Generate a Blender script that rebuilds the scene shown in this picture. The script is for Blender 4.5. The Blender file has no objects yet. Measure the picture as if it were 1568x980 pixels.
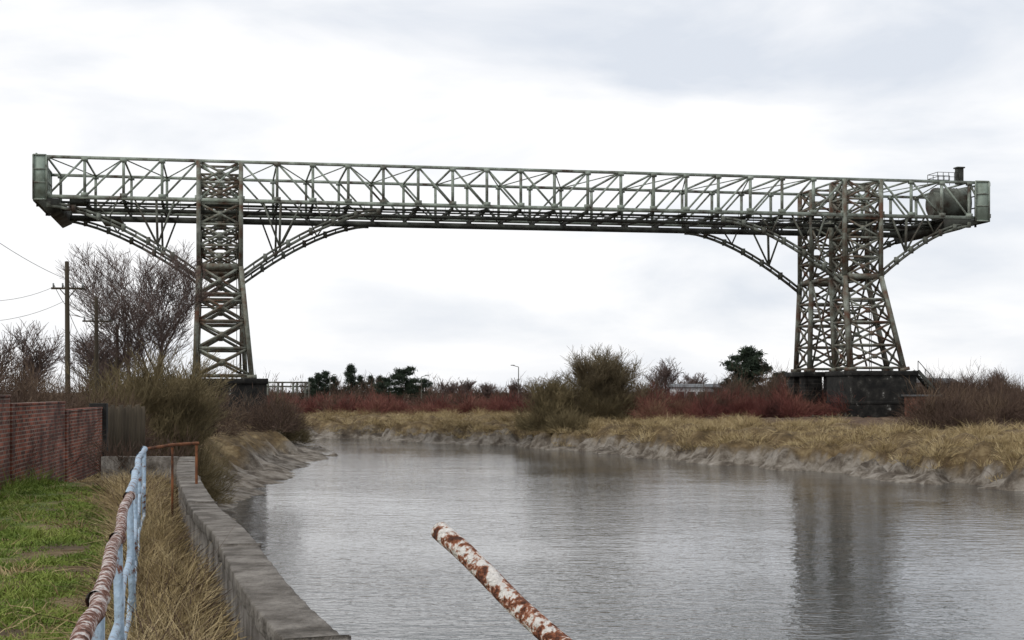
import bpy, math, random
import numpy as np
from mathutils import Vector, noise as mn
R=np.random.default_rng(7); random.seed(7)
S=bpy.context.scene
EYE=5.0
# ------------------------------------------------------------------ helpers
def link(o,parent=None):
    S.collection.objects.link(o)
    if parent is not None: o.parent=parent
    return o
def empty(name):
    return link(bpy.data.objects.new(name,None))
def mk(name,verts,faces,mat,parent=None,smooth=False):
    verts=np.asarray(verts,dtype=np.float32); faces=np.asarray(faces,dtype=np.int32)
    me=bpy.data.meshes.new(name)
    k=faces.shape[1]
    me.vertices.add(len(verts)); me.vertices.foreach_set('co',verts.ravel())
    me.loops.add(faces.size); me.loops.foreach_set('vertex_index',faces.ravel())
    me.polygons.add(len(faces)); me.polygons.foreach_set('loop_start',np.arange(len(faces),dtype=np.int32)*k)
    me.polygons.foreach_set('loop_total',np.full(len(faces),k,dtype=np.int32))
    if smooth: me.polygons.foreach_set('use_smooth',np.ones(len(faces),dtype=bool))
    me.update(calc_edges=True); me.validate()
    me.materials.append(mat)
    return link(bpy.data.objects.new(name,me),parent)
def norm(a): return a/np.maximum(np.linalg.norm(a,axis=-1,keepdims=True),1e-9)
class Beams:
    def __init__(s): s.l=[]
    def add(s,p,q,w,h=None):
        h=w if h is None else h
        j=1+random.uniform(-.03,.03)
        s.l.append((*p,*q,w*j,h*j))
    def build(s,name,mat,parent=None,up=(0,0,1)):
        a=np.array(s.l,dtype=float); p=a[:,:3]; q=a[:,3:6]; w=a[:,6:7]/2; h=a[:,7:8]/2
        d=norm(q-p); u=np.tile(np.array(up,float),(len(a),1))
        par=np.abs((d*u).sum(1))>.97
        u[par]=BU
        x=norm(np.cross(d,u)); y=norm(np.cross(x,d))
        V=np.stack([p-x*w-y*h,p+x*w-y*h,p+x*w+y*h,p-x*w+y*h,q-x*w-y*h,q+x*w-y*h,q+x*w+y*h,q-x*w+y*h],1).reshape(-1,3)
        F=np.array([[0,3,2,1],[4,5,6,7],[0,1,5,4],[1,2,6,5],[2,3,7,6],[3,0,4,7]])
        F=(F[None]+np.arange(len(a))[:,None,None]*8).reshape(-1,4)
        return mk(name,V,F,mat,parent)
def frusta(name,segs,mat,parent=None,n=5):
    a=np.array(segs,dtype=float); p=a[:,:3]; q=a[:,3:6]; r1=a[:,6:7]; r2=a[:,7:8]
    d=norm(q-p); u=np.tile([0.,0,1],(len(a),1)); u[np.abs(d[:,2])>.9]=[1,0,0]
    x=norm(np.cross(d,u)); y=np.cross(x,d)
    ring=[]
    for (c,r) in ((p,r1),(q,r2)):
        for k in range(n):
            t=2*math.pi*k/n; ring.append(c+(x*math.cos(t)+y*math.sin(t))*r)
    V=np.stack(ring,1).reshape(-1,3)
    F=np.array([[k,(k+1)%n,n+(k+1)%n,n+k] for k in range(n)])
    F=(F[None]+np.arange(len(a))[:,None,None]*2*n).reshape(-1,4)
    return mk(name,V,F,mat,parent,smooth=True)
def blades(name,base,tipdir,length,width,mat,parent=None,bend=.3):
    n=len(base); d=norm(tipdir); ang=R.uniform(0,2*math.pi,n)
    side=norm(np.cross(d,np.stack([np.cos(ang),np.sin(ang),R.uniform(-.3,.3,n)],1)))
    L=length[:,None]; w=width[:,None]/2
    b=norm(np.stack([R.normal(size=n),R.normal(size=n),R.uniform(-1.2,.1,n)],1))
    mid=base+d*L*.55; tip=base+d*L+b*L*bend*R.uniform(.2,1,(n,1))
    V=np.stack([base-side*w,base+side*w,mid+side*w*.75,mid-side*w*.75,tip+side*w*.15,tip-side*w*.15],1).reshape(-1,3)
    F=np.array([[0,1,2,3],[3,2,4,5]])
    F=(F[None]+np.arange(n)[:,None,None]*6).reshape(-1,4)
    return mk(name,V,F,mat,parent)
def box(name,lo,hi,mat,parent=None,bev=.03,tf=None):
    x0,y0,z0=lo; x1,y1,z1=hi
    V=np.array([[x0,y0,z0],[x1,y0,z0],[x1,y1,z0],[x0,y1,z0],[x0,y0,z1],[x1,y0,z1],[x1,y1,z1],[x0,y1,z1]],float)
    if tf: V=np.array([tf(*v) for v in V])
    F=[[0,3,2,1],[4,5,6,7],[0,1,5,4],[1,2,6,5],[2,3,7,6],[3,0,4,7]]
    o=mk(name,V,F,mat,parent)
    if bev:
        m=o.modifiers.new('b','BEVEL'); m.width=bev; m.segments=2
    return o
def pipe(name,pts,r,mat,parent=None,cyc=False,res=4):
    c=bpy.data.curves.new(name,'CURVE'); c.dimensions='3D'; c.bevel_depth=r; c.bevel_resolution=res
    s=c.splines.new('POLY'); s.points.add(len(pts)-1)
    for i,p in enumerate(pts): s.points[i].co=(*p,1)
    c.materials.append(mat)
    return link(bpy.data.objects.new(name,c),parent)
def smoothline(pts,n=6):
    P=[np.array(p,float) for p in pts]; out=[]
    for i in range(len(P)-1):
        p0=P[max(i-1,0)];p1=P[i];p2=P[i+1];p3=P[min(i+2,len(P)-1)]
        for k in range(n):
            t=k/n
            out.append(.5*((2*p1)+(-p0+p2)*t+(2*p0-5*p1+4*p2-p3)*t*t+(-p0+3*p1-3*p2+p3)*t**3))
    out.append(P[-1]); return out
# ------------------------------------------------------------------ materials
def mat(name,stops,scale=1.0,rough=.8,detail=6,bump=0,bscale=None,dist=0.0,metal=0,spec=.3,stretch=None,coord='Object'):
    m=bpy.data.materials.new(name); m.use_nodes=True; nt=m.node_tree; N=nt.nodes; Lk=nt.links
    b=N['Principled BSDF']; b.inputs['Roughness'].default_value=rough; b.inputs['Metallic'].default_value=metal
    b.inputs['Specular IOR Level'].default_value=spec
    tc=N.new('ShaderNodeTexCoord'); mp=N.new('ShaderNodeMapping'); Lk.new(tc.outputs[coord],mp.inputs[0])
    if stretch: mp.inputs['Scale'].default_value=stretch
    no=N.new('ShaderNodeTexNoise'); no.inputs['Scale'].default_value=scale; no.inputs['Detail'].default_value=detail
    no.inputs['Roughness'].default_value=.65; no.inputs['Distortion'].default_value=dist
    Lk.new(mp.outputs[0],no.inputs['Vector'])
    cr=N.new('ShaderNodeValToRGB'); e=cr.color_ramp.elements
    while len(e)<len(stops): e.new(.5)
    for i,(p,c) in enumerate(stops): e[i].position=p; e[i].color=(*c,1)
    Lk.new(no.outputs[0],cr.inputs[0]); Lk.new(cr.outputs[0],b.inputs['Base Color'])
    if bump:
        n2=N.new('ShaderNodeTexNoise'); n2.inputs['Scale'].default_value=bscale or scale*4; n2.inputs['Detail'].default_value=6
        Lk.new(mp.outputs[0],n2.inputs['Vector']); bp=N.new('ShaderNodeBump'); bp.inputs['Strength'].default_value=bump
        bp.inputs['Distance'].default_value=.05
        Lk.new(n2.outputs[0],bp.inputs['Height']); Lk.new(bp.outputs[0],b.inputs['Normal'])
    return m
steel=mat('weathered_steel',[(.34,(.06,.04,.028)),(.42,(.155,.165,.14)),(.55,(.25,.29,.245)),(.7,(.40,.435,.39))],scale=.8,rough=.65,detail=7)
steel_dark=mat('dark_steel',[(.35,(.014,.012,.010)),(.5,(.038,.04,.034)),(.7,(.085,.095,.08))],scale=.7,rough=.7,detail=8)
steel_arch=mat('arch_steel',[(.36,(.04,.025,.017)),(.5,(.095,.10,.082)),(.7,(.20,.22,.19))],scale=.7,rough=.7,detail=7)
steel_tower=mat('tower_steel',[(.37,(.10,.048,.028)),(.46,(.12,.10,.075)),(.58,(.20,.215,.18)),(.74,(.38,.39,.35))],scale=.8,rough=.7,detail=7)
cladding=mat('painted_cladding',[(.3,(.12,.13,.10)),(.5,(.27,.33,.28)),(.75,(.38,.43,.37))],scale=.6,rough=.6,detail=8)
stone_black=mat('sooty_stone',[(.38,(.006,.006,.006)),(.56,(.020,.019,.017)),(.64,(.05,.048,.043)),(.69,(.38,.38,.36))],scale=1.4,rough=.9,detail=10,bump=.8,bscale=4)
concrete=mat('wall_concrete',[(.32,(.05,.042,.033)),(.45,(.11,.097,.083)),(.56,(.185,.168,.148)),(.72,(.29,.27,.24))],scale=3.2,rough=.92,detail=14,bump=1.0,bscale=26)
bark=mat('bark',[(.3,(.05,.04,.03)),(.6,(.11,.09,.075)),(.8,(.2,.18,.15))],scale=1.5,rough=.9)
twig_olive=mat('willow_twigs',[(.3,(.06,.045,.022)),(.5,(.15,.118,.06)),(.7,(.29,.23,.125))],scale=.6,rough=.85)
twig_tan=mat('pale_willow_twigs',[(.3,(.08,.062,.035)),(.5,(.17,.135,.078)),(.7,(.29,.235,.145))],scale=.6,rough=.85)
twig_grey=mat('bare_twigs',[(.3,(.06,.042,.036)),(.6,(.15,.11,.098))],scale=.8,rough=.85)
twig_red=mat('dogwood_twigs',[(.34,(.06,.022,.018)),(.46,(.14,.044,.036)),(.58,(.185,.08,.058)),(.70,(.22,.15,.09))],scale=.2,rough=.85,detail=8)
twig_brown=mat('bramble_twigs',[(.3,(.03,.018,.012)),(.5,(.08,.05,.036)),(.72,(.17,.12,.075))],scale=.3,rough=.85)
straw=mat('straw',[(.3,(.15,.10,.045)),(.5,(.34,.26,.13)),(.7,(.56,.46,.28))],scale=.8,rough=.8)
green=mat('grass_blades',[(.30,(.06,.09,.015)),(.46,(.13,.19,.03)),(.58,(.22,.27,.055)),(.70,(.40,.36,.16))],scale=1.1,rough=.75,detail=8)
needles=mat('pine_needles',[(.3,(.008,.016,.010)),(.6,(.025,.04,.022)),(.8,(.05,.065,.035))],scale=1.0,rough=.8)
rust=mat('rusty_iron',[(.35,(.05,.02,.01)),(.6,(.20,.075,.03))],scale=6,rough=.85)
rail_white=mat('peeling_white_paint',[(.42,(.07,.024,.013)),(.485,(.27,.09,.04)),(.51,(.42,.26,.19)),(.53,(.66,.62,.58)),(.7,(.78,.76,.73))],scale=24,rough=.85,detail=12,dist=.2,bump=.9,bscale=45)
rail_rust=mat('rust_with_pale_paint',[(.38,(.06,.025,.016)),(.48,(.20,.085,.055)),(.52,(.38,.27,.24)),(.58,(.62,.58,.56))],scale=22,rough=.85,detail=12,dist=.2,bump=.9,bscale=45)
rail_blue=mat('peeling_blue_paint',[(.38,(.14,.05,.025)),(.44,(.28,.36,.44)),(.6,(.33,.44,.56)),(.75,(.48,.57,.66))],scale=11,rough=.6,detail=9,bump=.4,bscale=30)
wood=mat('pole_timber',[(.3,(.035,.028,.02)),(.7,(.10,.08,.055))],scale=2,rough=.9,stretch=(1,1,.1))
grey_paint=mat('grey_galvanised',[(.3,(.16,.17,.17)),(.7,(.28,.29,.29))],scale=1)
white_paint=mat('white_panel',[(.3,(.45,.46,.47)),(.7,(.62,.63,.64))],scale=.5)
roof_grey=mat('roof_sheet',[(.3,(.08,.085,.09)),(.7,(.14,.15,.16))],scale=.5)
glass=mat('dark_window',[(.3,(.01,.012,.015)),(.7,(.03,.035,.04))],scale=.5,rough=.15)
def brickmat(name,c1,c2,mort,sc=1.0,ms=.012,lo=.35,hi=.6):
    m=bpy.data.materials.new(name); m.use_nodes=True; nt=m.node_tree; N=nt.nodes; L=nt.links
    b=N['Principled BSDF']; b.inputs['Roughness'].default_value=.9; b.inputs['Specular IOR Level'].default_value=.2
    tc=N.new('ShaderNodeTexCoord'); sp=N.new('ShaderNodeSeparateXYZ'); L.new(tc.outputs['Object'],sp.inputs[0])
    ad=N.new('ShaderNodeMath'); L.new(sp.outputs[0],ad.inputs[0]); L.new(sp.outputs[1],ad.inputs[1])
    cb=N.new('ShaderNodeCombineXYZ'); L.new(ad.outputs[0],cb.inputs[0]); L.new(sp.outputs[2],cb.inputs[1])
    br=N.new('ShaderNodeTexBrick'); L.new(cb.outputs[0],br.inputs['Vector'])
    br.inputs['Scale'].default_value=sc; br.inputs['Brick Width'].default_value=.225; br.inputs['Row Height'].default_value=.075
    br.inputs['Mortar Size'].default_value=ms; br.inputs['Mortar Smooth'].default_value=.3; br.inputs['Color1'].default_value=(*c1,1); br.inputs['Color2'].default_value=(*c2,1); br.inputs['Mortar'].default_value=(*mort,1)
    no=N.new('ShaderNodeTexNoise'); no.inputs['Scale'].default_value=1.2; no.inputs['Detail'].default_value=8; L.new(tc.outputs['Object'],no.inputs['Vector'])
    cr=N.new('ShaderNodeValToRGB'); cr.color_ramp.elements[0].position=lo; cr.color_ramp.elements[0].color=(.3,.28,.28,1); cr.color_ramp.elements[1].position=hi; cr.color_ramp.elements[1].color=(1,1,1,1)
    L.new(no.outputs[0],cr.inputs[0])
    mx=N.new('ShaderNodeMix'); mx.data_type='RGBA'; mx.blend_type='MULTIPLY'; mx.inputs[0].default_value=1
    L.new(br.outputs[0],mx.inputs[6]); L.new(cr.outputs[0],mx.inputs[7]); L.new(mx.outputs[2],b.inputs['Base Color'])
    bp=N.new('ShaderNodeBump'); bp.inputs['Strength'].default_value=.6; bp.inputs['Distance'].default_value=.01; bp.invert=True
    L.new(br.outputs['Fac'],bp.inputs['Height']); L.new(bp.outputs[0],b.inputs['Normal'])
    return m
brick=brickmat('red_brick',(.29,.08,.045),(.085,.028,.02),(.24,.19,.155),ms=.013,lo=.38,hi=.66)
pierbrick=brickmat('pier_masonry',(.03,.028,.025),(.014,.013,.012),(.06,.056,.05),sc=.22,ms=.006)
# ------------------------------------------------------------------ river outline & terrain
WALL=[(24,-25),(14,-9),(8,-3),(4.6,.2),(2.2,2.6),(.45,4.6),(-.42,5.9),(-.99,7.29),(-1.55,9.24),(-2.46,12.9),(-3.4,16.3),(-5.04,23.1),(-6.0,27.7)]
river=WALL+[(-8.0,36),(-9.3,48),(-11.6,60.8),(-13.0,78),(-12.6,84),(-14.2,103),(-14.2,115.5),(-18.5,136),(-21,148),(-34,160),(-60,172),(-120,200),(-400,260),
 (-400,300),(-120,230),(-60,192),(-34,172),(-21.7,161),(-15.5,160),(-11,152),(-5.9,145),(1,140),(3.5,131),(6.85,125.5),(10.5,112),(15.4,103),(19.8,92.4),(22.3,83.7),(25.8,76),(30,62),(34,45),(40,20),(50,-25)]
RP=np.array(river,float)
def sdist(x,y):
    x=np.asarray(x,float);y=np.asarray(y,float)
    d=np.full(x.shape,1e9); ins=np.zeros(x.shape,bool)
    for i in range(len(RP)):
        ax,ay=RP[i]; bx,by=RP[(i+1)%len(RP)]
        ex,ey=bx-ax,by-ay; t=np.clip(((x-ax)*ex+(y-ay)*ey)/(ex*ex+ey*ey),0,1)
        d=np.minimum(d,np.hypot(x-ax-t*ex,y-ay-t*ey))
        c=((ay>y)!=(by>y)); 
        if by!=ay: ins^= c&(x<(bx-ax)*(y-ay)/(by-ay)+ax)
    return np.where(ins,-d,d)
def fbm(x,y,sc,seed=0,oc=4):
    out=np.empty(x.size); xf=x.ravel(); yf=y.ravel()
    for i in range(xf.size): out[i]=mn.fractal((xf[i]*sc,yf[i]*sc,seed),1.0,2.0,oc)
    return out.reshape(x.shape)
def height(x,y,s=None,nz=None,n2=None):
    x=np.asarray(x,float);y=np.asarray(y,float)
    if s is None: s=sdist(x,y)
    if nz is None: nz=fbm(x,y,.55,3,4)
    if n2 is None: n2=fbm(x,y,.17,9,2)
    isleft=(x<-.22*y+12)&(y<150)&(x<20)
    k=np.where(isleft,.35,1.0)
    s2=s+(nz*2.0+n2*2.6)*k*np.clip((y-30)/8,0,1)*np.clip((s+3)/3,0,1)
    right=np.interp(s2,[-6,-1.5,0,1.2,1.7,2.5,4.0,8,22,60],[-2,-.8,.02,.4,.8,1.35,1.8,2.25,2.6,2.9])
    left=np.interp(s2,[-6,-1.5,0,2.8,3.3,4.8,8,12],[-2,-.8,.02,.55,1.2,2.1,2.9,3.3])
    steep=np.interp(s,[-.3,.12],[-1.5,3.3])
    h=np.where(isleft,left,right)
    near=(y<28.2)&(x<26-y*.3)&(x<18)
    w=np.clip((30-y)/2,0,1)
    h=np.where(isleft|near,h*(1-w)+steep*w,h)
    amp=np.where(s>0,np.clip(s/4,0,1),0)*np.clip((y-26)/10,.12,1)
    h=h+nz*.38*amp
    far=np.clip((np.hypot(x,y)-190)/150,0,1)
    h=np.where(s>0,h*(1-far)+2.9*far,h)
    return h
xs=np.concatenate([-np.geomspace(3000,62,26),np.arange(-60,-14,.7),np.arange(-14,6,.2),np.arange(6,40,.35),np.arange(40,60,.7),np.geomspace(61,3000,26)])
ys=np.concatenate([-np.geomspace(400,9,10),np.arange(-8,0,1),np.arange(0,32,.25),np.arange(32,125,.38),np.arange(125,200,.7),np.geomspace(201,4000,30)])
GX,GY=np.meshgrid(xs,ys,indexing='ij')
SD=sdist(GX,GY); NZ=fbm(GX,GY,.55,3,4); N2=fbm(GX,GY,.17,9,2); GZ=height(GX,GY,SD,NZ,N2)
nx,ny=len(xs),len(ys); idx=np.arange(nx*ny).reshape(nx,ny)
F=np.stack([idx[:-1,:-1],idx[1:,:-1],idx[1:,1:],idx[:-1,1:]],-1).reshape(-1,4)
gm=bpy.data.materials.new('ground_mix'); 
g=mk('ground',np.stack([GX,GY,GZ],-1).reshape(-1,3),F,gm,smooth=True)
col=np.zeros((nx*ny,4),np.float32); col[:,3]=1
z=GZ.ravel(); sdd=SD.ravel(); gx=GX.ravel(); gy=GY.ravel(); nzf=NZ.ravel()
col[:,0]=np.clip((1.05+nzf*.8-z)/.25,0,1)*(gy>27)
col[:,1]=((gy<70)&(gx<2)).astype(float)*np.clip((z-2.2)/.6,0,1)*np.where((gy<29)&(sdd<1.9),.0,1)
col[:,2]=np.clip((sdd-10)/8,0,1)*((gy>100)|(gx>20))
ca=g.data.color_attributes.new('zones','FLOAT_COLOR','POINT'); ca.data.foreach_set('color',col.ravel())
gm.use_nodes=True; nt=gm.node_tree; N=nt.nodes; L=nt.links; b=N['Principled BSDF']; b.inputs['Roughness'].default_value=.9; b.inputs['Specular IOR Level'].default_value=.25
at=N.new('ShaderNodeVertexColor'); at.layer_name='zones'; sp=N.new('ShaderNodeSeparateColor'); L.new(at.outputs[0],sp.inputs[0])
tc=N.new('ShaderNodeTexCoord')
def nramp(sc,stops):
    n=N.new('ShaderNodeTexNoise'); n.inputs['Scale'].default_value=sc; n.inputs['Detail'].default_value=9; n.inputs['Roughness'].default_value=.7; L.new(tc.outputs['Object'],n.inputs['Vector'])
    c=N.new('ShaderNodeValToRGB'); e=c.color_ramp.elements
    while len(e)<len(stops): e.new(.5)
    for i,(p,k) in enumerate(stops): e[i].position=p; e[i].color=(*k,1)
    L.new(n.outputs[0],c.inputs[0]); return c.outputs[0]
def mixc(f,a,bb):
    m=N.new('ShaderNodeMix'); m.data_type='RGBA'; L.new(f,m.inputs[0]); L.new(a,m.inputs[6]); L.new(bb,m.inputs[7]); return m.outputs[2]
dry=nramp(.9,[(.3,(.04,.028,.015)),(.5,(.11,.075,.036)),(.7,(.26,.20,.11))])
mud=nramp(.8,[(.32,(.04,.031,.023)),(.44,(.09,.074,.058)),(.54,(.19,.168,.14)),(.72,(.31,.285,.255))])
grn=nramp(1.4,[(.34,(.04,.055,.014)),(.5,(.085,.12,.022)),(.6,(.14,.165,.035)),(.72,(.25,.21,.09))])
lit=nramp(.15,[(.35,(.06,.034,.024)),(.55,(.13,.09,.06)),(.7,(.2,.155,.10))])
c=mixc(sp.outputs[2],dry,lit); c=mixc(sp.outputs[1],c,grn); c=mixc(sp.outputs[0],c,mud); L.new(c,b.inputs['Base Color'])
n=N.new('ShaderNodeTexNoise'); n.inputs['Scale'].default_value=2.5; n.inputs['Detail'].default_value=9; L.new(tc.outputs['Object'],n.inputs['Vector'])
bp=N.new('ShaderNodeBump'); bp.inputs['Strength'].default_value=.8; bp.inputs['Distance'].default_value=.3; L.new(n.outputs[0],bp.inputs['Height']); L.new(bp.outputs[0],b.inputs['Normal'])
# ------------------------------------------------------------------ water
wm=bpy.data.materials.new('river_water'); wm.use_nodes=True; nt=wm.node_tree; N=nt.nodes; L=nt.links; b=N['Principled BSDF']
b.inputs['Base Color'].default_value=(.04,.042,.042,1); b.inputs['Roughness'].default_value=.03; b.inputs['IOR'].default_value=1.33
tc=N.new('ShaderNodeTexCoord'); mp=N.new('ShaderNodeMapping'); mp.inputs['Rotation'].default_value=(0,0,.15); mp.inputs['Scale'].default_value=(.6,1.0,1); L.new(tc.outputs['Object'],mp.inputs[0])
# calmer and more wind-ruffled patches of water
wn=N.new('ShaderNodeTexNoise'); wn.inputs['Scale'].default_value=.045; wn.inputs['Detail'].default_value=4; L.new(tc.outputs['Object'],wn.inputs['Vector'])
wr=N.new('ShaderNodeMapRange'); wr.inputs[1].default_value=.38; wr.inputs[2].default_value=.62; wr.inputs[3].default_value=.35; wr.inputs[4].default_value=.95; L.new(wn.outputs[0],wr.inputs[0])
prev=None
for sc,st,ds,de in ((.3,.3,.10,2),(1.8,1,.042,3),(6.0,1,.017,3)):
    n=N.new('ShaderNodeTexNoise'); n.inputs['Scale'].default_value=sc; n.inputs['Detail'].default_value=de; n.inputs['Distortion'].default_value=.3; L.new(mp.outputs[0],n.inputs['Vector'])
    bp=N.new('ShaderNodeBump'); bp.inputs['Distance'].default_value=ds; L.new(n.outputs[0],bp.inputs['Height'])
    if st==1: L.new(wr.outputs[0],bp.inputs['Strength'])
    else: bp.inputs['Strength'].default_value=st
    if prev: L.new(prev,bp.inputs['Normal'])
    prev=bp.outputs[0]
L.new(prev,b.inputs['Normal'])
mk('river_water',[(-420,-30,0),(60,-30,0),(60,310,0),(-420,310,0)],[[0,1,2,3]],wm)
# ------------------------------------------------------------------ transporter bridge
OX,OY=-24.4,126.0
ul=np.array([.9823,.1874]); vl=np.array([-.1874,.9823])
BU=(.9823,.1874,0)
def W(u,v,z): return (OX+ul[0]*u+vl[0]*v, OY+ul[1]*u+vl[1]*v, z)
bridge=empty('transporter_bridge')
WD=10.8; ZT=24.25; ZB=21.0; SP=57.2
nodes=[-14.9,-13.9,-10.9,-7.8,-4.7,-1.75]+[1.75+i*(53.7/18) for i in range(19)]+[58.95,61.9,64.9,67.6,69.4]
for v,nm in ((0,'near_truss'),(WD,'far_truss')):
    B=Beams()
    B.add(W(nodes[0],v,ZT),W(nodes[-1],v,ZT),.26,.24); B.add(W(nodes[0],v,ZB),W(nodes[-1],v,ZB),.3,.3)
    for i,u in enumerate(nodes):
        B.add(W(u,v,ZB),W(u,v,ZT),.19,.23)
        if i<len(nodes)-1:
            w=nodes[i+1]
            if w-u<1.4: continue
            a=None
            if w<=-1.7: a,bb=(u,ZB),(w,ZT)
            elif u<1 or (u>54 and u<57): a=None
            elif u<27: a,bb=(u,ZT),(w,ZB)
            elif u<54: a,bb=(u,ZB),(w,ZT)
            else: a,bb=(u,ZT),(w,ZB)
            if a: B.add(W(a[0],v,a[1]),W(bb[0],v,bb[1]),.12,.16)
            else:
                B.add(W(u,v,ZB),W(w,v,ZT),.11,.14);B.add(W(u,v,ZT),W(w,v,ZB),.11,.14)
        B.add(W(u-.26,v,ZT-.14),W(u+.26,v,ZT-.14),.27,.3); B.add(W(u-.3,v,ZB+.2),W(u+.3,v,ZB+.2),.31,.36)
    B.build(nm,steel,bridge)
B=Beams()
for i,u in enumerate(nodes):
    B.add(W(u,0,ZT+.02),W(u,WD,ZT+.02),.12,.16)
    if i<len(nodes)-1:
        w=nodes[i+1]
        if i%2: B.add(W(u,0,ZT-.02),W(w,WD,ZT-.02),.08)
        else: B.add(W(u,WD,ZT-.02),W(w,0,ZT-.02),.08)
B.build('top_lateral_bracing',steel,bridge)
B=Beams()
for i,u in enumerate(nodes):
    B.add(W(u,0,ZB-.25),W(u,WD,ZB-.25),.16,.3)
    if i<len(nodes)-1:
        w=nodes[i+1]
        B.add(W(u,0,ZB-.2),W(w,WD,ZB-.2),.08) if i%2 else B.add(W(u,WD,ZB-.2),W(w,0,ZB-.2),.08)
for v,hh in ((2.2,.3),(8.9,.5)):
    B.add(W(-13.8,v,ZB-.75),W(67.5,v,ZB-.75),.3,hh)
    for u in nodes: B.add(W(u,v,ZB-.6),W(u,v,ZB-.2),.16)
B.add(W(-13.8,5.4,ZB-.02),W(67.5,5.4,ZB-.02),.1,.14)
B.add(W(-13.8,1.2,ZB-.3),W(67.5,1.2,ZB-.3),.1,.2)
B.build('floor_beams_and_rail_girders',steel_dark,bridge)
B=Beams()
for v in (WD-.55,):
    B.add(W(-14,v,ZB+1.1),W(68,v,ZB+1.1),.055)
    for k in np.arange(-14,68,1.5): B.add(W(k,v,ZB),W(k,v,ZB+1.1),.04)
B.add(W(-14,WD-.9,ZB+.08),W(68,WD-.9,ZB+.08),.7,.05)
B.build('walkway_and_handrails',steel,bridge)
def arch(B,v,u0,sgn,Ln,z0,z1,ex=1.6):
    prev=None
    for k in range(13):
        t=k/12; u=u0+sgn*Ln*t; zz=z0+(z1-z0)*(1-(1-t)**ex)
        zz2=zz-.1-.34*(1-t*.5)
        if prev:
            B.add(W(prev[0],v,prev[1]),W(u,v,zz),.18,.18); B.add(W(prev[0],v,prev[2]),W(u,v,zz2),.22,.22)
        if k%2==0: B.add(W(u,v,zz+.14),W(u,v,zz2-.14),.34,.34)
        else: B.add(W(u,v,zz),W(u,v,zz2),.1)
        prev=(u,zz,zz2)
    t=.27; u=u0+sgn*Ln*t; zz=z0+(z1-z0)*(1-(1-t)**ex)
    B.add(W(u,v,zz),W(u-sgn*1.4,v,ZB),.15); B.add(W(u,v,zz),W(u+sgn*.1,v,ZB),.19); B.add(W(u,v,zz),W(u+sgn*1.9,v,ZB),.14)
    t=.6; u=u0+sgn*Ln*t; zz=z0+(z1-z0)*(1-(1-t)**ex)
    B.add(W(u,v,zz),W(u-sgn*.8,v,ZB),.12); B.add(W(u,v,zz),W(u+sgn*1.2,v,ZB),.12)
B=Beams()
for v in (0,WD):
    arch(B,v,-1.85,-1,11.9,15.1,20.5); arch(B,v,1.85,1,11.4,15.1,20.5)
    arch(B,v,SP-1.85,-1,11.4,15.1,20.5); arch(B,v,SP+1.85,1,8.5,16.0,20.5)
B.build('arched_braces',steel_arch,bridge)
ZS=15.5
def tower(uc,zb,spl,splv,name):
    P=empty(name); P.parent=bridge
    L1=Beams(); X=Beams()
    for grp in (0,1):
        def leg(a,bv,z):
            t=max(0,(ZS-z)/(ZS-zb))
            sp_=spl[grp*2+(1 if a>0 else 0)]
            u=uc+a*(1.75+sp_*t)
            if grp==0: v=(0-splv*t) if bv==0 else 3.0+.1*t
            else: v=(WD+splv*t) if bv==0 else WD-3.0-.1*t
            return u,v,z
        for a in (-1,1):
            for bv in (0,1):
                L1.add(W(*leg(a,bv,zb)),W(*leg(a,bv,ZS)),.38,.38)
                L1.add(W(*leg(a,bv,ZS)),W(*leg(a,bv,ZT if bv==0 else ZT-.1)),.36,.34)
                L1.add(W(*leg(a,bv,zb)),W(*leg(a,bv,zb+.3)),.8,.8)
        zl=list(np.linspace(zb+.3,ZS,5))+list(np.linspace(ZS,ZT,6))[1:]
        faces=[((-1,0),(1,0)),((-1,1),(1,1)),((-1,0),(-1,1)),((1,0),(1,1))]
        for fa,fb in faces:
            for i,zv in enumerate(zl):
                X.add(W(*leg(*fa,zv)),W(*leg(*fb,zv)),.16,.19 if i!=4 else .45)
                if i<len(zl)-1:
                    z2=zl[i+1]
                    X.add(W(*leg(*fa,zv)),W(*leg(*fb,z2)),.13,.19); X.add(W(*leg(*fb,zv)),W(*leg(*fa,z2)),.12,.17)
                    c_=(np.array(W(*leg(*fa,zv)))+np.array(W(*leg(*fb,z2)))+np.array(W(*leg(*fb,zv)))+np.array(W(*leg(*fa,z2))))/4
                    X.add((c_[0],c_[1],c_[2]-.22),(c_[0],c_[1],c_[2]+.22),.2,.34)
                    if i==2:
                        zm=z2-.6; X.add(W(*leg(*fa,zm)),W(*leg(*fb,zm)),.1,.12)
        if grp==0:
            for dv in (1.3,1.7): X.add(W(uc+1.4,dv,zb),W(uc+1.4,dv,ZB),.05)
            for zz in np.arange(zb,ZB,.4): X.add(W(uc+1.4,1.3,zz),W(uc+1.4,1.7,zz),.03)
    for zv in (ZS,ZB-.4,(ZS+zb)/2+.5):
        for a in (-1,1): X.add(W(uc+a*1.75,3.1,zv),W(uc+a*1.75,WD-3.1,zv),.2,.26)
    for a in (-1,1):
        X.add(W(uc+a*1.75,3.1,ZS),W(uc+a*1.75,WD-3.1,ZB-.4),.14);X.add(W(uc+a*1.75,3.1,ZB-.4),W(uc+a*1.75,WD-3.1,ZS),.14)
        X.add(W(uc+a*1.75,3.1,ZS),W(uc+a*1.75,WD-3.1,zb+.5),.14);X.add(W(uc+a*1.75,3.1,zb+.5),W(uc+a*1.75,WD-3.1,ZS),.14)
    L1.build('legs',steel_tower,P); X.build('lattice',steel_tower,P)
tower(0,6.1,(.3,.9,.3,.5),.35,'left_tower')
tower(SP,6.9,(-.35,2.1,.25,.5),.4,'right_tower')
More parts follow.
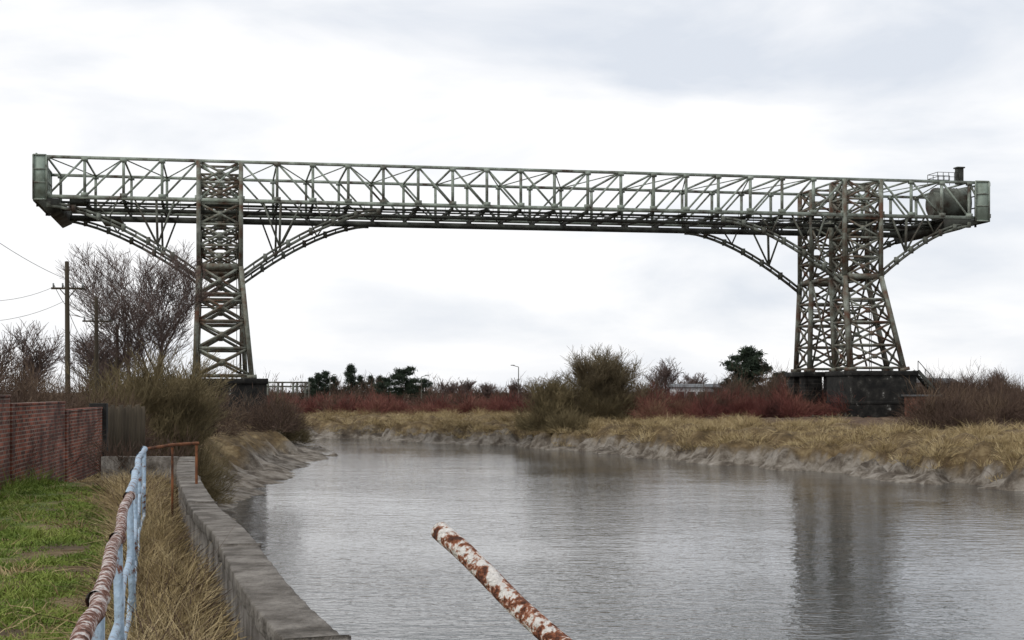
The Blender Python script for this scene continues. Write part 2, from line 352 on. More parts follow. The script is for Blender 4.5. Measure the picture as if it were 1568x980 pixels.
# end boxes
box('end_cladding',(-14.98,-.2,ZB-.35),(-14.75,WD+.2,ZT+.15),cladding,bridge,bev=0,tf=W)
B=Beams()
for zz in (ZB-.3,ZB+1.2,ZB+2.3,ZT+.2): B.add(W(-14.7,-.22,zz),W(-14.7,WD+.2,zz),.12,.1)
for v in np.linspace(0,WD,7): B.add(W(-14.68,v,ZB-.3),W(-14.68,v,ZT+.1),.1,.08)
for zz in (ZB+1.2,ZB+2.3): B.add(W(69.35,-.1,zz),W(69.35,WD,zz),.1)
for v in np.linspace(3,WD,6): B.add(W(69.35,v,ZB),W(69.35,v,ZT),.1)
for k in range(5): v=3+k*1.56; B.add(W(69.35,v,ZB),W(69.35,v+1.56,ZT),.08); B.add(W(69.35,v,ZT),W(69.35,v+1.56,ZB),.08)
for u0_,u1_ in ((-14.95,-13.9),(68.1,69.45)):
    for zz in (ZB-.28,ZB+1.1,ZB+2.2,ZT+.1): B.add(W(u0_,-.28,zz),W(u1_,-.28,zz),.08,.12)
    for uu in (u0_,u1_): B.add(W(uu,-.29,ZB-.28),W(uu,-.29,ZT+.1),.1,.1)
B.build('end_cladding_ribs',steel,bridge)
box('end_plate',(-14.9,-.26,ZB-.3),(-13.95,-.18,ZT+.12),cladding,bridge,bev=0,tf=W)
box('end_plate',(68.15,-.26,ZB-.3),(69.45,-.18,ZT+.12),cladding,bridge,bev=0,tf=W)
box('end_cladding',(69.4,-.2,ZB-.35),(69.6,2.4,ZT+.1),cladding,bridge,bev=0,tf=W)
def hopper(u0,u1,name,ud):
    V=[W(u0,-.25,ZB-.2),W(u1,-.25,ZB-.2),W(u1,WD,ZB-.2),W(u0,WD,ZB-.2),W(u0+ud[0],.1,ZB-1.5),W(u1+ud[1],.1,ZB-1.1),W(u1+ud[1],WD-.3,ZB-1.1),W(u0+ud[0],WD-.3,ZB-1.5)]
    mk(name,V,[[0,1,2,3],[7,6,5,4],[0,4,5,1],[1,5,6,2],[2,6,7,3],[3,7,4,0]],steel_dark,bridge)
hopper(-14.8,-12.9,'end_hopper',(1.1,0)); hopper(65.0,69.2,'end_hopper',(.3,-2.4))
tank=frusta('tank',[(*W(65.6,3.0,22.6),*W(68.7,3.0,22.6),1.5,1.5),(*W(68.7,3.0,22.6),*W(68.71,3.0,22.6),1.5,.01),(*W(65.6,3.0,22.6),*W(65.3,3.0,22.6),1.5,1.1),(*W(65.3,3.0,22.6),*W(65.29,3.0,22.6),1.1,.01)]+[(*W(k,3.0,22.6),*W(k+.12,3.0,22.6),1.54,1.54) for k in (66.0,66.8,67.6,68.4)],steel_arch,bridge,n=24)
box('chimney',(67.0,1.0,ZT),(67.6,1.6,ZT+1.45),steel_dark,bridge,bev=.03,tf=W); box('chimney_cap',(66.9,.9,ZT+1.45),(67.7,1.7,ZT+1.58),steel_dark,bridge,bev=.02,tf=W)
B=Beams()
for u in np.arange(64.6,66.9,.55): B.add(W(u,.2,ZT),W(u,.2,ZT+.9),.045); B.add(W(u,2.2,ZT),W(u,2.2,ZT+.9),.045)
for zz in (ZT+.5,ZT+.9):
    B.add(W(64.6,.2,zz),W(66.8,.2,zz),.045);B.add(W(64.6,2.2,zz),W(66.8,2.2,zz),.045);B.add(W(64.6,.2,zz),W(64.6,2.2,zz),.045)
B.build('roof_railing',steel_dark,bridge)
box('winch',(-12.6,5.0,ZB),(-11.0,6.6,ZB+.8),steel_dark,bridge,bev=.1,tf=W)
box('hanging_trolley',(-9.9,2.4,ZB-1.5),(-8.2,8.4,ZB-1.25),steel_dark,bridge,bev=.05,tf=W)
# piers
def pier(name,blocks,u0,u1,v0,v1,z0,z1,m=pierbrick):
    P=empty(name)
    for (a,bq,c_,d_) in blocks:
        box('shaft',(a,c_,z0),(bq,d_,z1-.45),m,P,bev=.05,tf=W)
        box('plinth',(a-.12,c_-.12,z0-.6),(bq+.12,d_+.12,z0+.9),stone_black,P,bev=.08,tf=W)
        box('string_course',(a-.06,c_-.06,(z0+z1)/2),(bq+.06,d_+.06,(z0+z1)/2+.25),m,P,bev=.04,tf=W)
    box('cap',(u0-.12,v0-.12,z1-.45),(u1+.12,v1+.12,z1),stone_black,P,bev=.06,tf=W)
    return P
pier('stone_pier',[(-4.2,3.8,-2.6,13.2)],-4.2,3.8,-2.6,13.2,0,6.1,stone_black)
pier('stone_pier',[(55.5,61.7,-1.6,4.3)],55.5,61.7,-1.6,4.3,.9,6.9,stone_black)
pier('stone_pier',[(54.5,56.2,7,8.6),(54.5,56.2,10.0,11.6),(58.2,60.4,7,11.6)],54.4,60.6,6.9,11.7,1.2,6.9)
B=Beams()
B.add(W(61.8,-1.6,6.9),W(63.9,-1.6,4.7),.12,.3);B.add(W(61.8,-.6,6.9),W(63.9,-.6,4.7),.12,.3)
for k in range(9): t=k/9; B.add(W(61.8+2.1*t,-1.6,6.9-2.2*t),W(61.8+2.1*t,-.6,6.9-2.2*t),.28,.05)
for t in (0,.33,.66,1): B.add(W(61.8+2.1*t,-1.6,6.9-2.2*t),W(61.8+2.1*t,-1.6,7.8-2.2*t),.05)
B.add(W(61.8,-1.6,7.8),W(63.9,-1.6,5.6),.05)
B.add(W(63.9,-1.6,4.7),W(63.9,-1.6,1.6),.12);B.add(W(63.9,-.6,4.7),W(63.9,-.6,1.6),.12)
B.build('pier_stair',steel_dark,None)
H=empty('brick_store')
box('walls',(59.8,-5.6,1.2),(62.2,-3,4.6),brick,H,bev=.02,tf=W); box('roof',(59.6,-5.8,4.6),(62.4,-2.8,4.75),roof_grey,H,bev=.02,tf=W)
box('door',(60.7,-5.64,1.7),(61.5,-5.59,3.8),glass,H,bev=0,tf=W); box('lintel',(60.55,-5.68,3.8),(61.65,-5.6,4.0),concrete,H,bev=0,tf=W)
B=Beams()
for k in range(8): B.add(W(50.8+.6*k,-4,1.5),W(50.8+.6*k,-4,2.9+.2*random.random()),.09)
B.add(W(50.7,-4,2.9),W(55.2,-4,2.8),.07);B.add(W(50.7,-4,2.3),W(55.2,-4,2.25),.07)
B.build('wooden_fence',wood)
Q=empty('quay_platform')
box('quay_block',(-7,-10,-1),(5.0,-3.1,1.45),stone_black,Q,bev=.08,tf=W)
B=Beams()
for k in range(8): B.add(W(-6+1.5*k,-10.1,-1),W(-6+1.5*k,-10.1,1.9),.3)
B.add(W(-7,-10.3,1.2),W(5,-10.3,1.2),.25); B.build('fender_timbers',wood,Q)
# ------------------------------------------------------------------ retaining wall in the foreground
def ribbon(name,line,prof,m,parent=None,n=6,wob=0):
    P=smoothline([(p[0],p[1],0) for p in line],n); V=[];k=len(prof)
    for i,p in enumerate(P):
        a=P[max(i-1,0)];bq=P[min(i+1,len(P)-1)]; d=norm((bq-a)[None])[0]; nn=np.array([-d[1],d[0]])
        for (o,zz) in prof:
            oo=o+random.gauss(0,wob); V.append((p[0]+nn[0]*oo,p[1]+nn[1]*oo,zz+random.gauss(0,wob*.5)))
    F=[]
    for i in range(len(P)-1):
        for j in range(k): F.append([i*k+j,i*k+(j+1)%k,(i+1)*k+(j+1)%k,(i+1)*k+j])
    F.append([j for j in range(k)]); F.append([(len(P)-1)*k+j for j in range(k)][::-1])
    return mk(name,V,F,m,parent)
RW=empty('retaining_wall')
ribbon('wall_body',WALL[1:],[(-.16,-1.5),(-.16,3.70),(.07,3.70),(.07,-1.5)],concrete,RW)
full=smoothline([(p[0],p[1],0) for p in WALL[2:]],10)
acc=[full[0]]; seglen=0
for i in range(1,len(full)):
    acc.append(full[i]); seglen+=np.hypot(*(full[i]-full[i-1])[:2])
    if seglen>4.5 or i==len(full)-1:
        pl=[q.copy() for q in acc]; dd_=norm((pl[-1]-pl[-2])[None])[0]; pl[-1]=pl[-1]-dd_*.007
        if len(pl)>1:
            cap=ribbon('coping',pl,[(-.2,3.69),(-.2,3.8),(.1,3.8),(.1,3.69)],concrete,RW,n=2,wob=.0035)
            md=cap.modifiers.new('b','BEVEL'); md.width=.014; md.segments=2; md.angle_limit=.9; md.limit_method='ANGLE'
        acc=[full[i]]; seglen=0
ribbon('return_wall',[(-6.0,27.75),(-6.6,28.0),(-7.6,28.1)],[(-.15,-1.0),(-.15,3.8),(.15,3.8),(.15,-1.0)],concrete,RW,n=2)
# ------------------------------------------------------------------ railing
RL=empty('railing')
line=smoothline([(-.85,2.2,4.3),(-1.21,4.25,4.3),(-1.56,5.8,4.3),(-2.31,9,4.3),(-3.1,12.4,4.3),(-4.0,16.2,4.3),(-4.48,18.4,4.3)],6)
line=[np.array([p[0]+.008*math.sin(i*1.7),p[1],p[2]+.012*math.sin(i*1.1)]) for i,p in enumerate(line)]
cut=20
pipe('top_rail_rusted',line[:cut+1],.029,rail_rust,RL); pipe('top_rail_painted',line[cut:],.029,rail_blue,RL)
pipe('return_rail',[(-4.48,18.4,4.3),(-4.3,19.1,4.33),(-4.1,19.7,4.33)],.02,rust,RL)
mid=[p-np.array([0,0,.42]) for p in line]; pipe('mid_rail',mid,.02,rail_blue,RL)
low=[p-np.array([0,0,.78]) for p in line]; pipe('low_rail',low,.018,rail_blue,RL)
for k in range(5,len(line),5):
    p=line[k]; lean=.03*math.sin(k)
    B=Beams(); B.add((p[0]+.0,p[1],p[2]-.01),(p[0]+lean,p[1]+.02,3.2),.05,.045); B.build('post',rail_blue,RL)
    pipe('collar',[(p[0],p[1]-.035,p[2]),(p[0],p[1]+.035,p[2])],.035,rail_blue if k>20 else rail_rust,RL)
B=Beams(); B.add((-4.12,19.7,4.35),(-4.12,19.7,3.1),.035); B.add((-4.3,19.1,4.3),(-4.3,19.1,3.1),.03); B.build('end_post',rust,RL)
BR=empty('broken_handrail')
tip=np.array([-.215,4.5,4.585]); dr=np.array([.358,-.6,-.256])
pts=[tip+dr*t+np.array([0,0,.006*math.sin(t*7)]) for t in np.linspace(0,4.9,24)]
pipe('bent_rail',pts,.029,rail_white,BR,res=8)
pipe('bore',[tip+dr*.004,tip+dr*.3],.0255,rust,BR,res=8)
e=pts[-1]; B=Beams(); B.add((e[0]-.02,e[1],3.2),(e[0],e[1],3.5),.1); B.build('socket',rust,BR)
# ------------------------------------------------------------------ brick boundary wall on the left
BW=empty('brick_wall')
p0=np.array([-7.5,16.]); p1=np.array([-10.95,40.]); dd=(p1-p0); LL=np.hypot(*dd); ang=math.atan2(dd[1],dd[0])
def bw(name,a,bq,z0,z1,th,m,off=0):
    o=box(name,(a,-th/2+off,z0),(bq,th/2+off,z1),m,BW,bev=.012); o.location=(p0[0],p0[1],0); o.rotation_euler=(0,0,ang); return o
tops=[(0,11,4.90),(11,17.5,4.74),(17.5,LL,4.55)]
for i,(a,bq,t) in enumerate(tops):
    bw('panel',a,bq,2.9,t,.24,brick); bw('coping',a,bq-.01,t,t+.05,.27,brick)
    bw('buttress',a-.01,a+.28,2.9,t+.06,.30,brick)
bw('buttress',LL-.3,LL+.1,2.9,4.7,.45,stone_black)
B=Beams()
for k in range(14): B.add((-10.9+.05*k,40.6+.1*k,3.0),(-10.9+.05*k,40.6+.1*k,4.55+.05*(k%3)),.03,.12)
B.build('timber_gate',wood)
# ------------------------------------------------------------------ vegetation generators
def hz(x,y):
    x=np.atleast_1d(np.asarray(x,float)); y=np.atleast_1d(np.asarray(y,float)); return height(x,y)
def bare_tree(name,x,y,H,seed,spread=.55,r0=.16,stems=1,lv=4,m=None,tw=.016,kids=2,zoff=0,droop=0):
    rr=random.Random(seed); segs=[]
    z0=float(hz(x,y)[0])-.15+zoff
    def grow(p,d,Ln,r,l):
        ns=[6,4,3,3,2][min(4,lv-l)] if l>0 else 2
        q=p
        for i in range(ns):
            d=(d+Vector((rr.gauss(0,.13),rr.gauss(0,.13),rr.gauss(0,.08)+ (.06 if l else -droop)))).normalized()
            e=q+d*(Ln/ns); ra=max(tw,r*(1-i/ns*.6)); rb=max(tw*.7,r*(1-(i+1)/ns*.6))
            segs.append((*q,*e,ra,rb)); q=e
            if l>0 and (i>=1 or l<lv):
                for _ in range(kids if i<ns-1 else kids+1):
                    a=rr.uniform(0,6.283); s=spread*rr.uniform(.6,1.5)
                    side=Vector((math.cos(a),math.sin(a),rr.uniform(-.15,.5)))
                    grow(q,(d+side*s*1.3).normalized(),Ln*rr.uniform(.42,.66),rb*.6,l-1)
    for s in range(stems):
        a=6.283*s/stems+rr.random(); o=0 if stems==1 else rr.uniform(.35,.75)*spread
        d=Vector((math.cos(a)*o,math.sin(a)*o,1)).normalized()
        f=.58 if lv>=3 else .75
        grow(Vector((x+math.cos(a)*.25*(stems>1),y+math.sin(a)*.25*(stems>1),z0)),d,H*f*rr.uniform(.8,1.05),r0*rr.uniform(.7,1.1),lv)
    return frusta(name,segs,m or bark,None,n=3 if lv>3 or stems>1 else 4)
def bush(x,y,rx,ry,hgt,n,Ln=1.2,wd=.03,z0=None,up=.8,lump=.35):
    zb=float(hz(x,y)[0]) if z0 is None else z0
    th=R.uniform(0,2*math.pi,n); ph=np.arccos(R.uniform(0,1,n)); rad=R.uniform(.25,1,n)**.6
    dx=np.cos(th)*np.sin(ph); dy=np.sin(th)*np.sin(ph); dz=np.cos(ph)
    l=1+lump*(np.sin(th*3+x)+np.sin(ph*7+y+th*2)+np.sin(th*5-ph*4))/2.2
    p=np.stack([x+dx*rad*rx*l,y+dy*rad*ry*l,zb+dz*rad*hgt*l*.85],1)
    d=np.stack([dx*.7+R.normal(0,.35,n),dy*.7+R.normal(0,.35,n),up*(.4+dz)+R.normal(0,.3,n)],1)
    return p,d,R.uniform(.4,1.3,n)*Ln,R.uniform(.5,1.4,n)*wd
def bushes(name,lst,m):
    P=[bush(*a,**k) for a,k in lst]
    return blades(name,np.concatenate([p[0] for p in P]),np.concatenate([p[1] for p in P]),np.concatenate([p[2] for p in P]),np.concatenate([p[3] for p in P]),m,bend=.25)
# left bank
bare_tree('willow_tree',-14.7,62,5.6,11,spread=.55,r0=.08,stems=9,lv=3,m=twig_olive,tw=.009,kids=3)
bushes('willow_shrub',[((-14.3,61,2.0,2.0,4.5,11500),dict(Ln=.55,wd=.016)),((-13.0,62,1.3,2,3.3,6500),dict(Ln=.5,wd=.016)),((-15.8,60,1.6,2,3.6,6000),dict(Ln=.5,wd=.016))],twig_olive)
bare_tree('birch_tree',-23.2,95,11.0,5,spread=.5,r0=.17,stems=2,lv=4,m=twig_grey,tw=.012,kids=2)
bare_tree('bare_tree',-25.5,76,5.9,9,spread=.5,r0=.10,stems=2,lv=3,m=twig_grey,tw=.012,kids=3)
bare_tree('bare_tree',-26.8,98,6.0,15,spread=.6,r0=.10,stems=2,lv=3,m=twig_grey,tw=.014,kids=3)
hd=[]
for i in range(26):
    t=i/25; y=26+40*t; x=-10.9-8.5*t-R.uniform(0,2.0)*(1+t); hd.append(((x,y,1.5+t,1.6,2.2+.6*math.sin(i*1.3)+.9*t*(i<18),1500),dict(Ln=.5,wd=.014,z0=2.9)))
for i in range(10):
    y=18+2.2*i; x=-7.5-(y-16)*.1437-.35; hd.append(((x,y,.5,.9,1.75-.02*i,600),dict(Ln=.35,wd=.009,z0=3.3)))
for i in range(12):
    x=-18.5+.42*i; y=52+R.uniform(-2,3); hd.append(((x,y,1.3,1.3,3.6-.18*i+R.uniform(-.3,.4),2300),dict(Ln=.5,wd=.018,z0=2.8)))
bushes('bramble_hedge',hd,twig_brown)
hd=[]
for i in range(14):
    hd.append(((-22+i*.7+R.uniform(-.4,.4),66+R.uniform(-4,8)+i,1.6,1.6,2.0+R.uniform(0,1.0),1500),dict(Ln=.5,wd=.022,z0=2.8)))
bushes('bramble_hedge',hd,twig_brown)
bare_tree('sapling',-6.9,28.6,1.7,21,spread=.5,r0=.02,stems=5,lv=2,m=twig_brown,tw=.005,kids=3)
bushes('willow_shrub',[((-21.6,139,2.0,2,3.9,3500),dict(Ln=1,wd=.035)),((-20.2,141,1.2,1.5,2.4,1500),dict(Ln=.8,wd=.035))],twig_olive)
# centre willow
bare_tree('willow_tree',8.3,143,6.6,31,spread=.5,r0=.08,stems=20,lv=3,m=twig_tan,tw=.015,kids=2)
bare_tree('willow_tree',3.8,138.5,5.0,32,spread=.75,r0=.07,stems=12,lv=3,m=twig_olive,tw=.015,kids=2)
bushes('willow_shrub',[((7.6,142,5.0,3,3.3,6400),dict(Ln=1.1,wd=.028)),((3.4,137,2.8,2.3,3.2,6500),dict(Ln=.8,wd=.028)),((5.0,134,2.0,1.8,1.9,2800),dict(Ln=.7,wd=.028))],twig_olive)
bushes('willow_shrub',[((9.5,143,4.6,3,4.6,5000),dict(Ln=1.4,wd=.022)),((13,144,2.5,2.5,2.8,1800),dict(Ln=1.0,wd=.028))],twig_tan)
hd=[]
for i in range(70):
    x=R.uniform(10,31); y=R.uniform(136,162); hd.append(((x,y,1.5,1.5,R.uniform(.6,3.4),900),dict(Ln=.9,wd=.03)))
for i in range(95):
    x=R.uniform(-32,6); y=168+R.uniform(0,22)-x*.25; hd.append(((x,y,2.0,2,R.uniform(.3,2.3),650),dict(Ln=.8,wd=.04)))
bushes('dogwood_scrub',hd,twig_red)
hd=[]
for i in range(20):
    x=R.uniform(10,31); y=R.uniform(140,165); hd.append(((x,y,1.6,1.5,R.uniform(1.5,4.0),600),dict(Ln=1.0,wd=.03)))
for i in range(26):
    x=R.uniform(-32,6); y=172+R.uniform(0,22)-x*.25; hd.append(((x,y,2.2,2,R.uniform(1,3.0),500),dict(Ln=.9,wd=.04)))
for i in range(50):
    y=R.uniform(100,165); x=y*R.uniform(.275,.37); hd.append(((x,y,1.9,1.8,R.uniform(1.2,4.2)*y/140,1000),dict(Ln=1.1,wd=.028)))
for i in range(24): x=R.uniform(24,58); y=R.uniform(160,178); hd.append(((x,y,2.3,2,R.uniform(2.5,5),900),dict(Ln=1.2,wd=.035)))
bushes('bramble_scrub',hd,twig_brown)
hd=[]
for i in range(170):
    x=-75+1.4*i+R.uniform(-1,1); y=330+R.uniform(-25,25); hd.append(((x*1.25,y,3.0,3,R.uniform(1.4,6.0),450),dict(Ln=1.6,wd=.10,z0=2.6)))
bushes('distant_treeline',hd,twig_brown)
def conifer(name,x,y,H,wd,n,seed,sparse=False):
    z0=2.7; rr=np.random.default_rng(seed); P=[];D=[]
    segs=[(x,y,z0,x+.1,y,z0+H*.9,.018*H,.006*H)]
    nb=int(26 if sparse else 34)
    for i in range(nb):
        t=(.28 if sparse else .1)+(.72 if sparse else .9)*i/nb; a=rr.uniform(0,6.283)
        rad=wd/2*((1-((t-.5)/.62)**2)*rr.uniform(.6,1.1) if sparse else (1-t)**.8*rr.uniform(.7,1.1))
        c=np.array([x,y,z0+H*t]); e=c+np.array([math.cos(a)*rad,math.sin(a)*rad,H*.05]); segs.append((*c,*e,.006*H,.003*H))
        k=n//nb; s=rr.uniform(.25,1.05,k)[:,None]; P.append(c+(e-c)*s+rr.normal(0,.045*H,(k,3))*[1,1,.5]); D.append(rr.normal(0,1,(k,3))+[0,0,.4])
    E=empty(name); frusta('trunk_and_limbs',segs,bark,E,n=5); P=np.concatenate(P);D=np.concatenate(D)
    blades('foliage',P,D,rr.uniform(.04,.09,len(P))*H,np.full(len(P),.018*H),needles,E)
conifer('pine_tree',32.2,210,8.0,7.4,8200,3,True); conifer('pine_tree',36.8,206,4.8,5.4,4500,4,True); conifer('pine_tree',30.4,214,4.0,3.8,2600,5,True)
for i,(px,h,w) in enumerate([(476,5.0,4),(487,6.0,4),(499,6.4,5),(512,5.4,4),(537,7.8,4.4),(552,5.6,4),(568,5.6,4),(582,5.6,4)]):
    y=315+i*3; conifer('fir_tree',(px-784)/2310*y,y,h,w*1.4,3000,40+i)
conifer('pine_tree',-20.3,285,6.6,7,5600,61,True); conifer('pine_tree',-24.3,290,4.8,5,3600,62,True); conifer('pine_tree',-17.2,290,4.6,4.8,3000,63,True)
for x,y,h,s in ((-9.5,300,4.6,1),(-4.6,290,4.0,2),(27,262,7.0,3),(31.5,255,5.2,4),(-12,280,4,5),(1,300,4.2,6),(62,260,5,7),(84,280,5,8),(92,285,6,9),(57,240,4.5,10)):
    bare_tree('bare_tree',x,y,h,100+s,spread=.6,r0=.1,stems=3,lv=3,m=twig_grey,tw=.028,kids=2)
# ------------------------------------------------------------------ grasses
def field(n,xr,yr,cond):
    x=R.uniform(*xr,n); y=R.uniform(*yr,n); s=sdist(x,y); k=cond(x,y,s); return x[k],y[k],s[k]
n=260000; y=8+34*R.uniform(0,1,n)**1.6; x=-y*R.uniform(.13,.40,n); s=sdist(x,y)
railx=np.interp(y,[2,4.25,5.8,9,12.4,16.2,18.4,28,45],[-.9,-1.21,-1.56,-2.31,-3.1,-4,-4.5,-7.2,-10.5])
wallx=np.interp(y,[16,40],[-7.5,-10.95])
k=(x<railx+.05)&((x>wallx+.1)|(y>41)); x=x[k];y=y[k];s=s[k]
clump=np.array([mn.fractal((a*1.1,bb*1.1,1),1,2,3) for a,bb in zip(x,y)])
keep=R.uniform(0,1,len(x))<.6+clump; x=x[keep];y=y[keep];clump=clump[keep]
hh=height(x,y,sdist(x,y),np.zeros(len(x)),np.zeros(len(x)))
N_=len(x)
blades('lawn_grass',np.stack([x,y,hh-.01],1),np.stack([R.normal(0,.7,N_),R.normal(0,.7,N_),np.ones(N_)],1),R.uniform(.03,.08,N_)*np.clip(1+clump*2.2,.4,2.4),R.uniform(.007,.013,N_)*(1+y/40),green,bend=.5)
def tuss(name,cx,cy,per,Lr,wd,m,rad,lean=.6,zadj=-.03):
    n=len(cx)*per; bx=np.repeat(cx,per)+R.normal(0,rad,n); by=np.repeat(cy,per)+R.normal(0,rad,n)
    hz_=np.repeat(height(cx,cy),per)+zadj
    dx=(bx-np.repeat(cx,per))/rad; dy=(by-np.repeat(cy,per))/rad
    Lm=np.repeat(R.uniform(.5,1.4,len(cx)),per)*R.uniform(*Lr,n)
    blades(name,np.stack([bx,by,hz_],1),np.stack([dx*lean*.6+R.normal(0,.3,n),dy*lean*.6+R.normal(0,.3,n),np.full(n,.9)],1),Lm,R.uniform(.6,1.4,n)*wd,m,bend=.6)
y=np.concatenate([R.uniform(6,28,560),R.uniform(6,14,120)]); rx=np.interp(y,[4.25,5.8,9,12.4,16.2,18.4,28],[-1.21,-1.56,-2.31,-3.1,-4,-4.6,-7.4]); wx=np.interp(y,[7.29,9.24,12.9,16.3,23.1,27.7],[-.99,-1.55,-2.46,-3.4,-5.04,-6.0])-.28
x=rx+(wx-rx)*R.uniform(0,1,len(y))**1.3-.05
tuss('dry_grass',x,y,40,(.12,.40),.008,straw,.09,lean=.9)
k=R.uniform(0,1,len(x))<.42
tuss('bramble',x[k]+.05,y[k],12,(.2,.6),.007,twig_brown,.13,lean=1.2)
y=R.uniform(9,38,170); x=-y*R.uniform(.2,.38,170); wl=np.interp(y,[16,40],[-7.5,-10.95]); k=(x>wl+.2)&(x<-2.6); 
tuss('lawn_tuft',x[k],y[k],24,(.08,.26),.010,straw,.07,lean=.9)
y=R.uniform(17,39,130); x=np.interp(y,[16,40],[-7.5,-10.95])+R.uniform(.12,.5,130)
tuss('verge_grass',x,y,34,(.12,.42),.011,green,.1,lean=.9)
x,y,s=field(3900,(-20,-5.5),(28,75),lambda x,y,s:(s>2.9)&(s<9.5)&(x<-5.8))
tuss('dry_grass',x,y,40,(.2,.6),.018,straw,.16)
x,y,s=field(26000,(-24,60),(50,175),lambda x,y,s:(s>.6)&(s<15)&(x>-.02*y-20)&((x>0)|(y>140)))
hh=height(x,y); cl=np.array([mn.fractal((a*.3,bb*.3,5),1,2,4) for a,bb in zip(x,y)]); k=(hh>.7-cl*.9)&(cl+R.uniform(-.2,.2,len(x))>-.12+.03*np.clip(s-5,0,9)); x=x[k];y=y[k];cl=cl[k]
big=R.uniform(0,1,len(x))<.25
tuss('dry_grass',x[~big],y[~big],30,(.2,.6),.026,straw,.24,lean=.9)
tuss('dry_grass_tussock',x[big],y[big],60,(.45,1.05),.026,straw,.34,lean=.9)
k=R.uniform(0,1,len(x))<.2
tuss('dead_weeds',x[k],y[k],16,(.3,.9),.02,twig_brown,.3,lean=.7)
# ------------------------------------------------------------------ utility poles & wires
def pole(x,y,top,arm=True,r=.14):
    E=empty('utility_pole'); z0=float(hz(x,y)[0])-.2
    frusta('pole_shaft',[(x,y,z0,x-.05,y,top,r,r*.75),(x-.05,y,top,x-.05,y,top+.02,r*.75,.01)],wood,E,n=10)
    if arm:
        B=Beams(); B.add((x-.75,y-.1,top-1.25),(x+.75,y+.1,top-1.25),.08,.09); B.add((x-.4,y,top-1.25),(x,y,top-1.7),.04);B.add((x+.4,y,top-1.25),(x,y,top-1.7),.04); B.build('crossarm',wood,E)
        B=Beams()
        for dx in (-.68,-.25,.25,.68): B.add((x+dx,y,top-1.2),(x+dx,y,top-1.0),.07)
        B.build('insulators',grey_paint,E)
PL=[(-20.6,70,11.05),(-22.0,80,10.0),(-25.6,98,9.4),(-27.95,110,8.8)]
for i,(a,bq,c_) in enumerate(PL): pole(a,bq,c_,i<2,.13)
OW=empty('overhead_wires')
def wire(a,bq,sag,r=.014):
    pts=[(a[0]+(bq[0]-a[0])*t,a[1]+(bq[1]-a[1])*t,a[2]+(bq[2]-a[2])*t-sag*4*t*(1-t)) for t in np.linspace(0,1,24)]
    pipe('wire',pts,r,steel_dark,OW,res=1)
for dx in (-.68,-.25,.25,.68):
    for i in range(3):
        a=PL[i];c_=PL[i+1]; wire((a[0]+dx,a[1],a[2]-1.02),(c_[0]+dx,c_[1],c_[2]-1.02),.45)
wire((-20.6,70,10.2),(-17.2,42,11.4),.35,.010); wire((-21.2,70,9.9),(-19.5,38,9.9),1.5,.009); wire((-20.8,70,9.2),(-20,38,8.9),1.5,.009); wire((-20.7,70,7.6),(-22,45,8.6),.9,.009)
wire((-20.6,70,8.8),(-23.05,84,6.6),.3)
# ------------------------------------------------------------------ distant buildings and lamps
def shed(name,x0,x1,y0,y1,z1,wall,nwin=6,ridge=.8):
    E=empty(name); z0=2.5
    box('walls',(x0,y0,z0),(x1,y1,z1),wall,E,bev=0)
    ym=(y0+y1)/2; V=[(x0-.3,y0-.3,z1),(x1+.3,y0-.3,z1),(x1+.3,y1+.3,z1),(x0-.3,y1+.3,z1),(x0-.3,ym,z1+ridge),(x1+.3,ym,z1+ridge)]
    me=bpy.data.meshes.new('roof'); me.from_pydata(V,[],[(0,1,5,4),(2,3,4,5),(1,2,5),(3,0,4)]); me.materials.append(roof_grey); link(bpy.data.objects.new('roof',me),E)
    for i in range(nwin):
        c=x0+(x1-x0)*(i+.5)/nwin; box('window',(c-.5,y0-.05,z1-1.6),(c+.5,y0-.01,z1-.7),glass,E,bev=0)
shed('white_depot',24.0,31.6,222,229,5.7,white_paint,5,.5)
shed('white_cabin',-30.4,-27.6,246,250,3.4,white_paint,2,.3)
shed('industrial_unit',96,128,430,450,7.5,grey_paint,8,1.5)
B=Beams()
for x in (-36.6,-34.4,-32.2,-30.4): B.add((x,222,2.5),(x,222,6.4),.3); B.add((x,226,2.5),(x,226,6.4),.3)
for zz in (6.4,5.8): B.add((-37,222,zz),(-30.1,222,zz),.22); B.add((-37,226,zz),(-30.1,226,zz),.2)
B.build('pipe_gantry',steel_arch)
def lamp(x,y,h,side=1):
    E=empty('street_lamp'); z0=2.6
    frusta('column',[(x,y,z0,x,y,z0+h,.10,.06),(x,y,z0+h,x+side*.9,y,z0+h+.25,.05,.04)],steel_arch,E,n=8)
    box('lantern',(x+side*.9-.3,y-.12,z0+h+.2),(x+side*.9+.3,y+.12,z0+h+.32),steel_arch,E,bev=.03)
lamp(1.0,230,6.2,-1); lamp(19.1,240,6.0,-1); lamp(-15,250,4.9,1); lamp(-35,290,5.5,1); lamp(33,300,6,1)
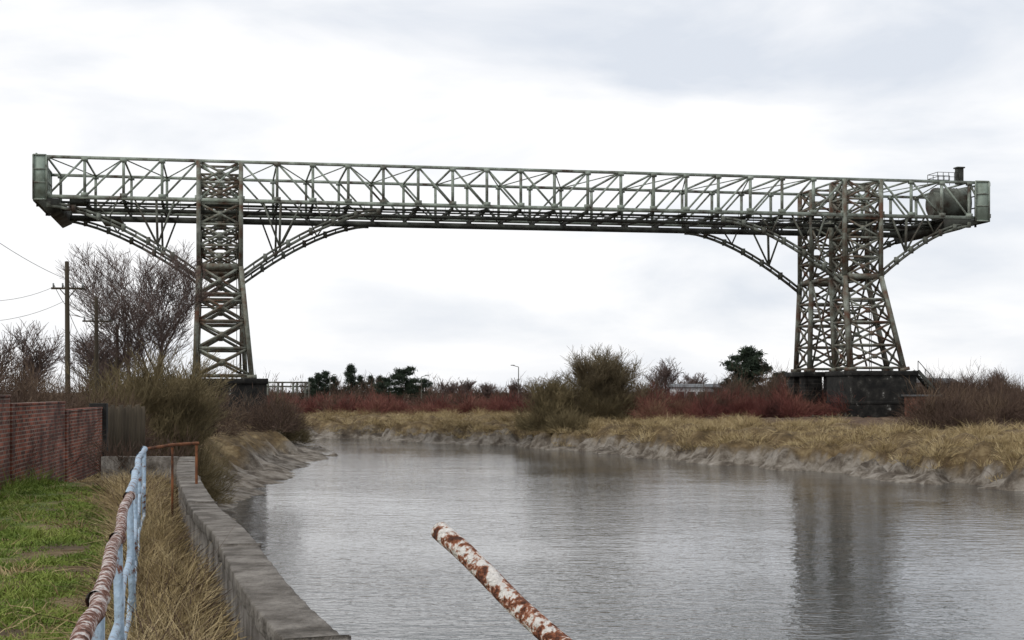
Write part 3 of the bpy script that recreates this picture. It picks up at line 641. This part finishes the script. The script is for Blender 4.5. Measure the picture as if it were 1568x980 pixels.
# ------------------------------------------------------------------ light, sky, camera
w=bpy.data.worlds.new('World'); S.world=w; w.use_nodes=True; nt=w.node_tree; N=nt.nodes; L=nt.links
bg=N['Background']; bg.inputs['Strength'].default_value=.1
sd=Vector((-.62,-.42,.72)).normalized()
sk=N.new('ShaderNodeTexSky'); sk.sky_type='NISHITA'; sk.sun_disc=False; sk.sun_elevation=math.asin(sd.z); sk.sun_rotation=math.atan2(sd.x,sd.y)
tc=N.new('ShaderNodeTexCoord'); mp=N.new('ShaderNodeMapping'); mp.inputs['Scale'].default_value=(1,1,3.2); mp.inputs['Location'].default_value=(.35,.1,.2); L.new(tc.outputs['Generated'],mp.inputs[0])
no=N.new('ShaderNodeTexNoise'); no.inputs['Scale'].default_value=4.2; no.inputs['Detail'].default_value=7; no.inputs['Roughness'].default_value=.52; no.inputs['Distortion'].default_value=.3; L.new(mp.outputs[0],no.inputs['Vector'])
cr=N.new('ShaderNodeValToRGB'); e=cr.color_ramp.elements; e[0].position=.34; e[0].color=(.74,.785,.86,1); e[1].position=.56; e[1].color=(1.03,1.03,1.04,1)
L.new(no.outputs[0],cr.inputs[0])
sc=N.new('ShaderNodeVectorMath'); sc.operation='SCALE'; sc.inputs['Scale'].default_value=10.3; L.new(cr.outputs[0],sc.inputs[0])
mx=N.new('ShaderNodeMix'); mx.data_type='RGBA'; mx.inputs[0].default_value=.95; L.new(sk.outputs[0],mx.inputs[6]); L.new(sc.outputs[0],mx.inputs[7]); L.new(mx.outputs[2],bg.inputs[0])
sl=bpy.data.lights.new('sun','SUN'); sl.energy=1.4; sl.angle=math.radians(12); sl.color=(1,.96,.9); so=link(bpy.data.objects.new('sun',sl)); so.rotation_euler=sd.to_track_quat('Z','Y').to_euler()
cam=bpy.data.cameras.new('camera'); cam.sensor_width=36; cam.lens=53.04; cam.shift_y=.0702; cam.clip_end=6000; cam.clip_start=.05
co=link(bpy.data.objects.new('camera',cam)); co.location=(0,0,EYE); co.rotation_euler=(math.pi/2,0,0); S.camera=co
S.view_settings.view_transform='Standard'; S.view_settings.look='None'; S.view_settings.exposure=0
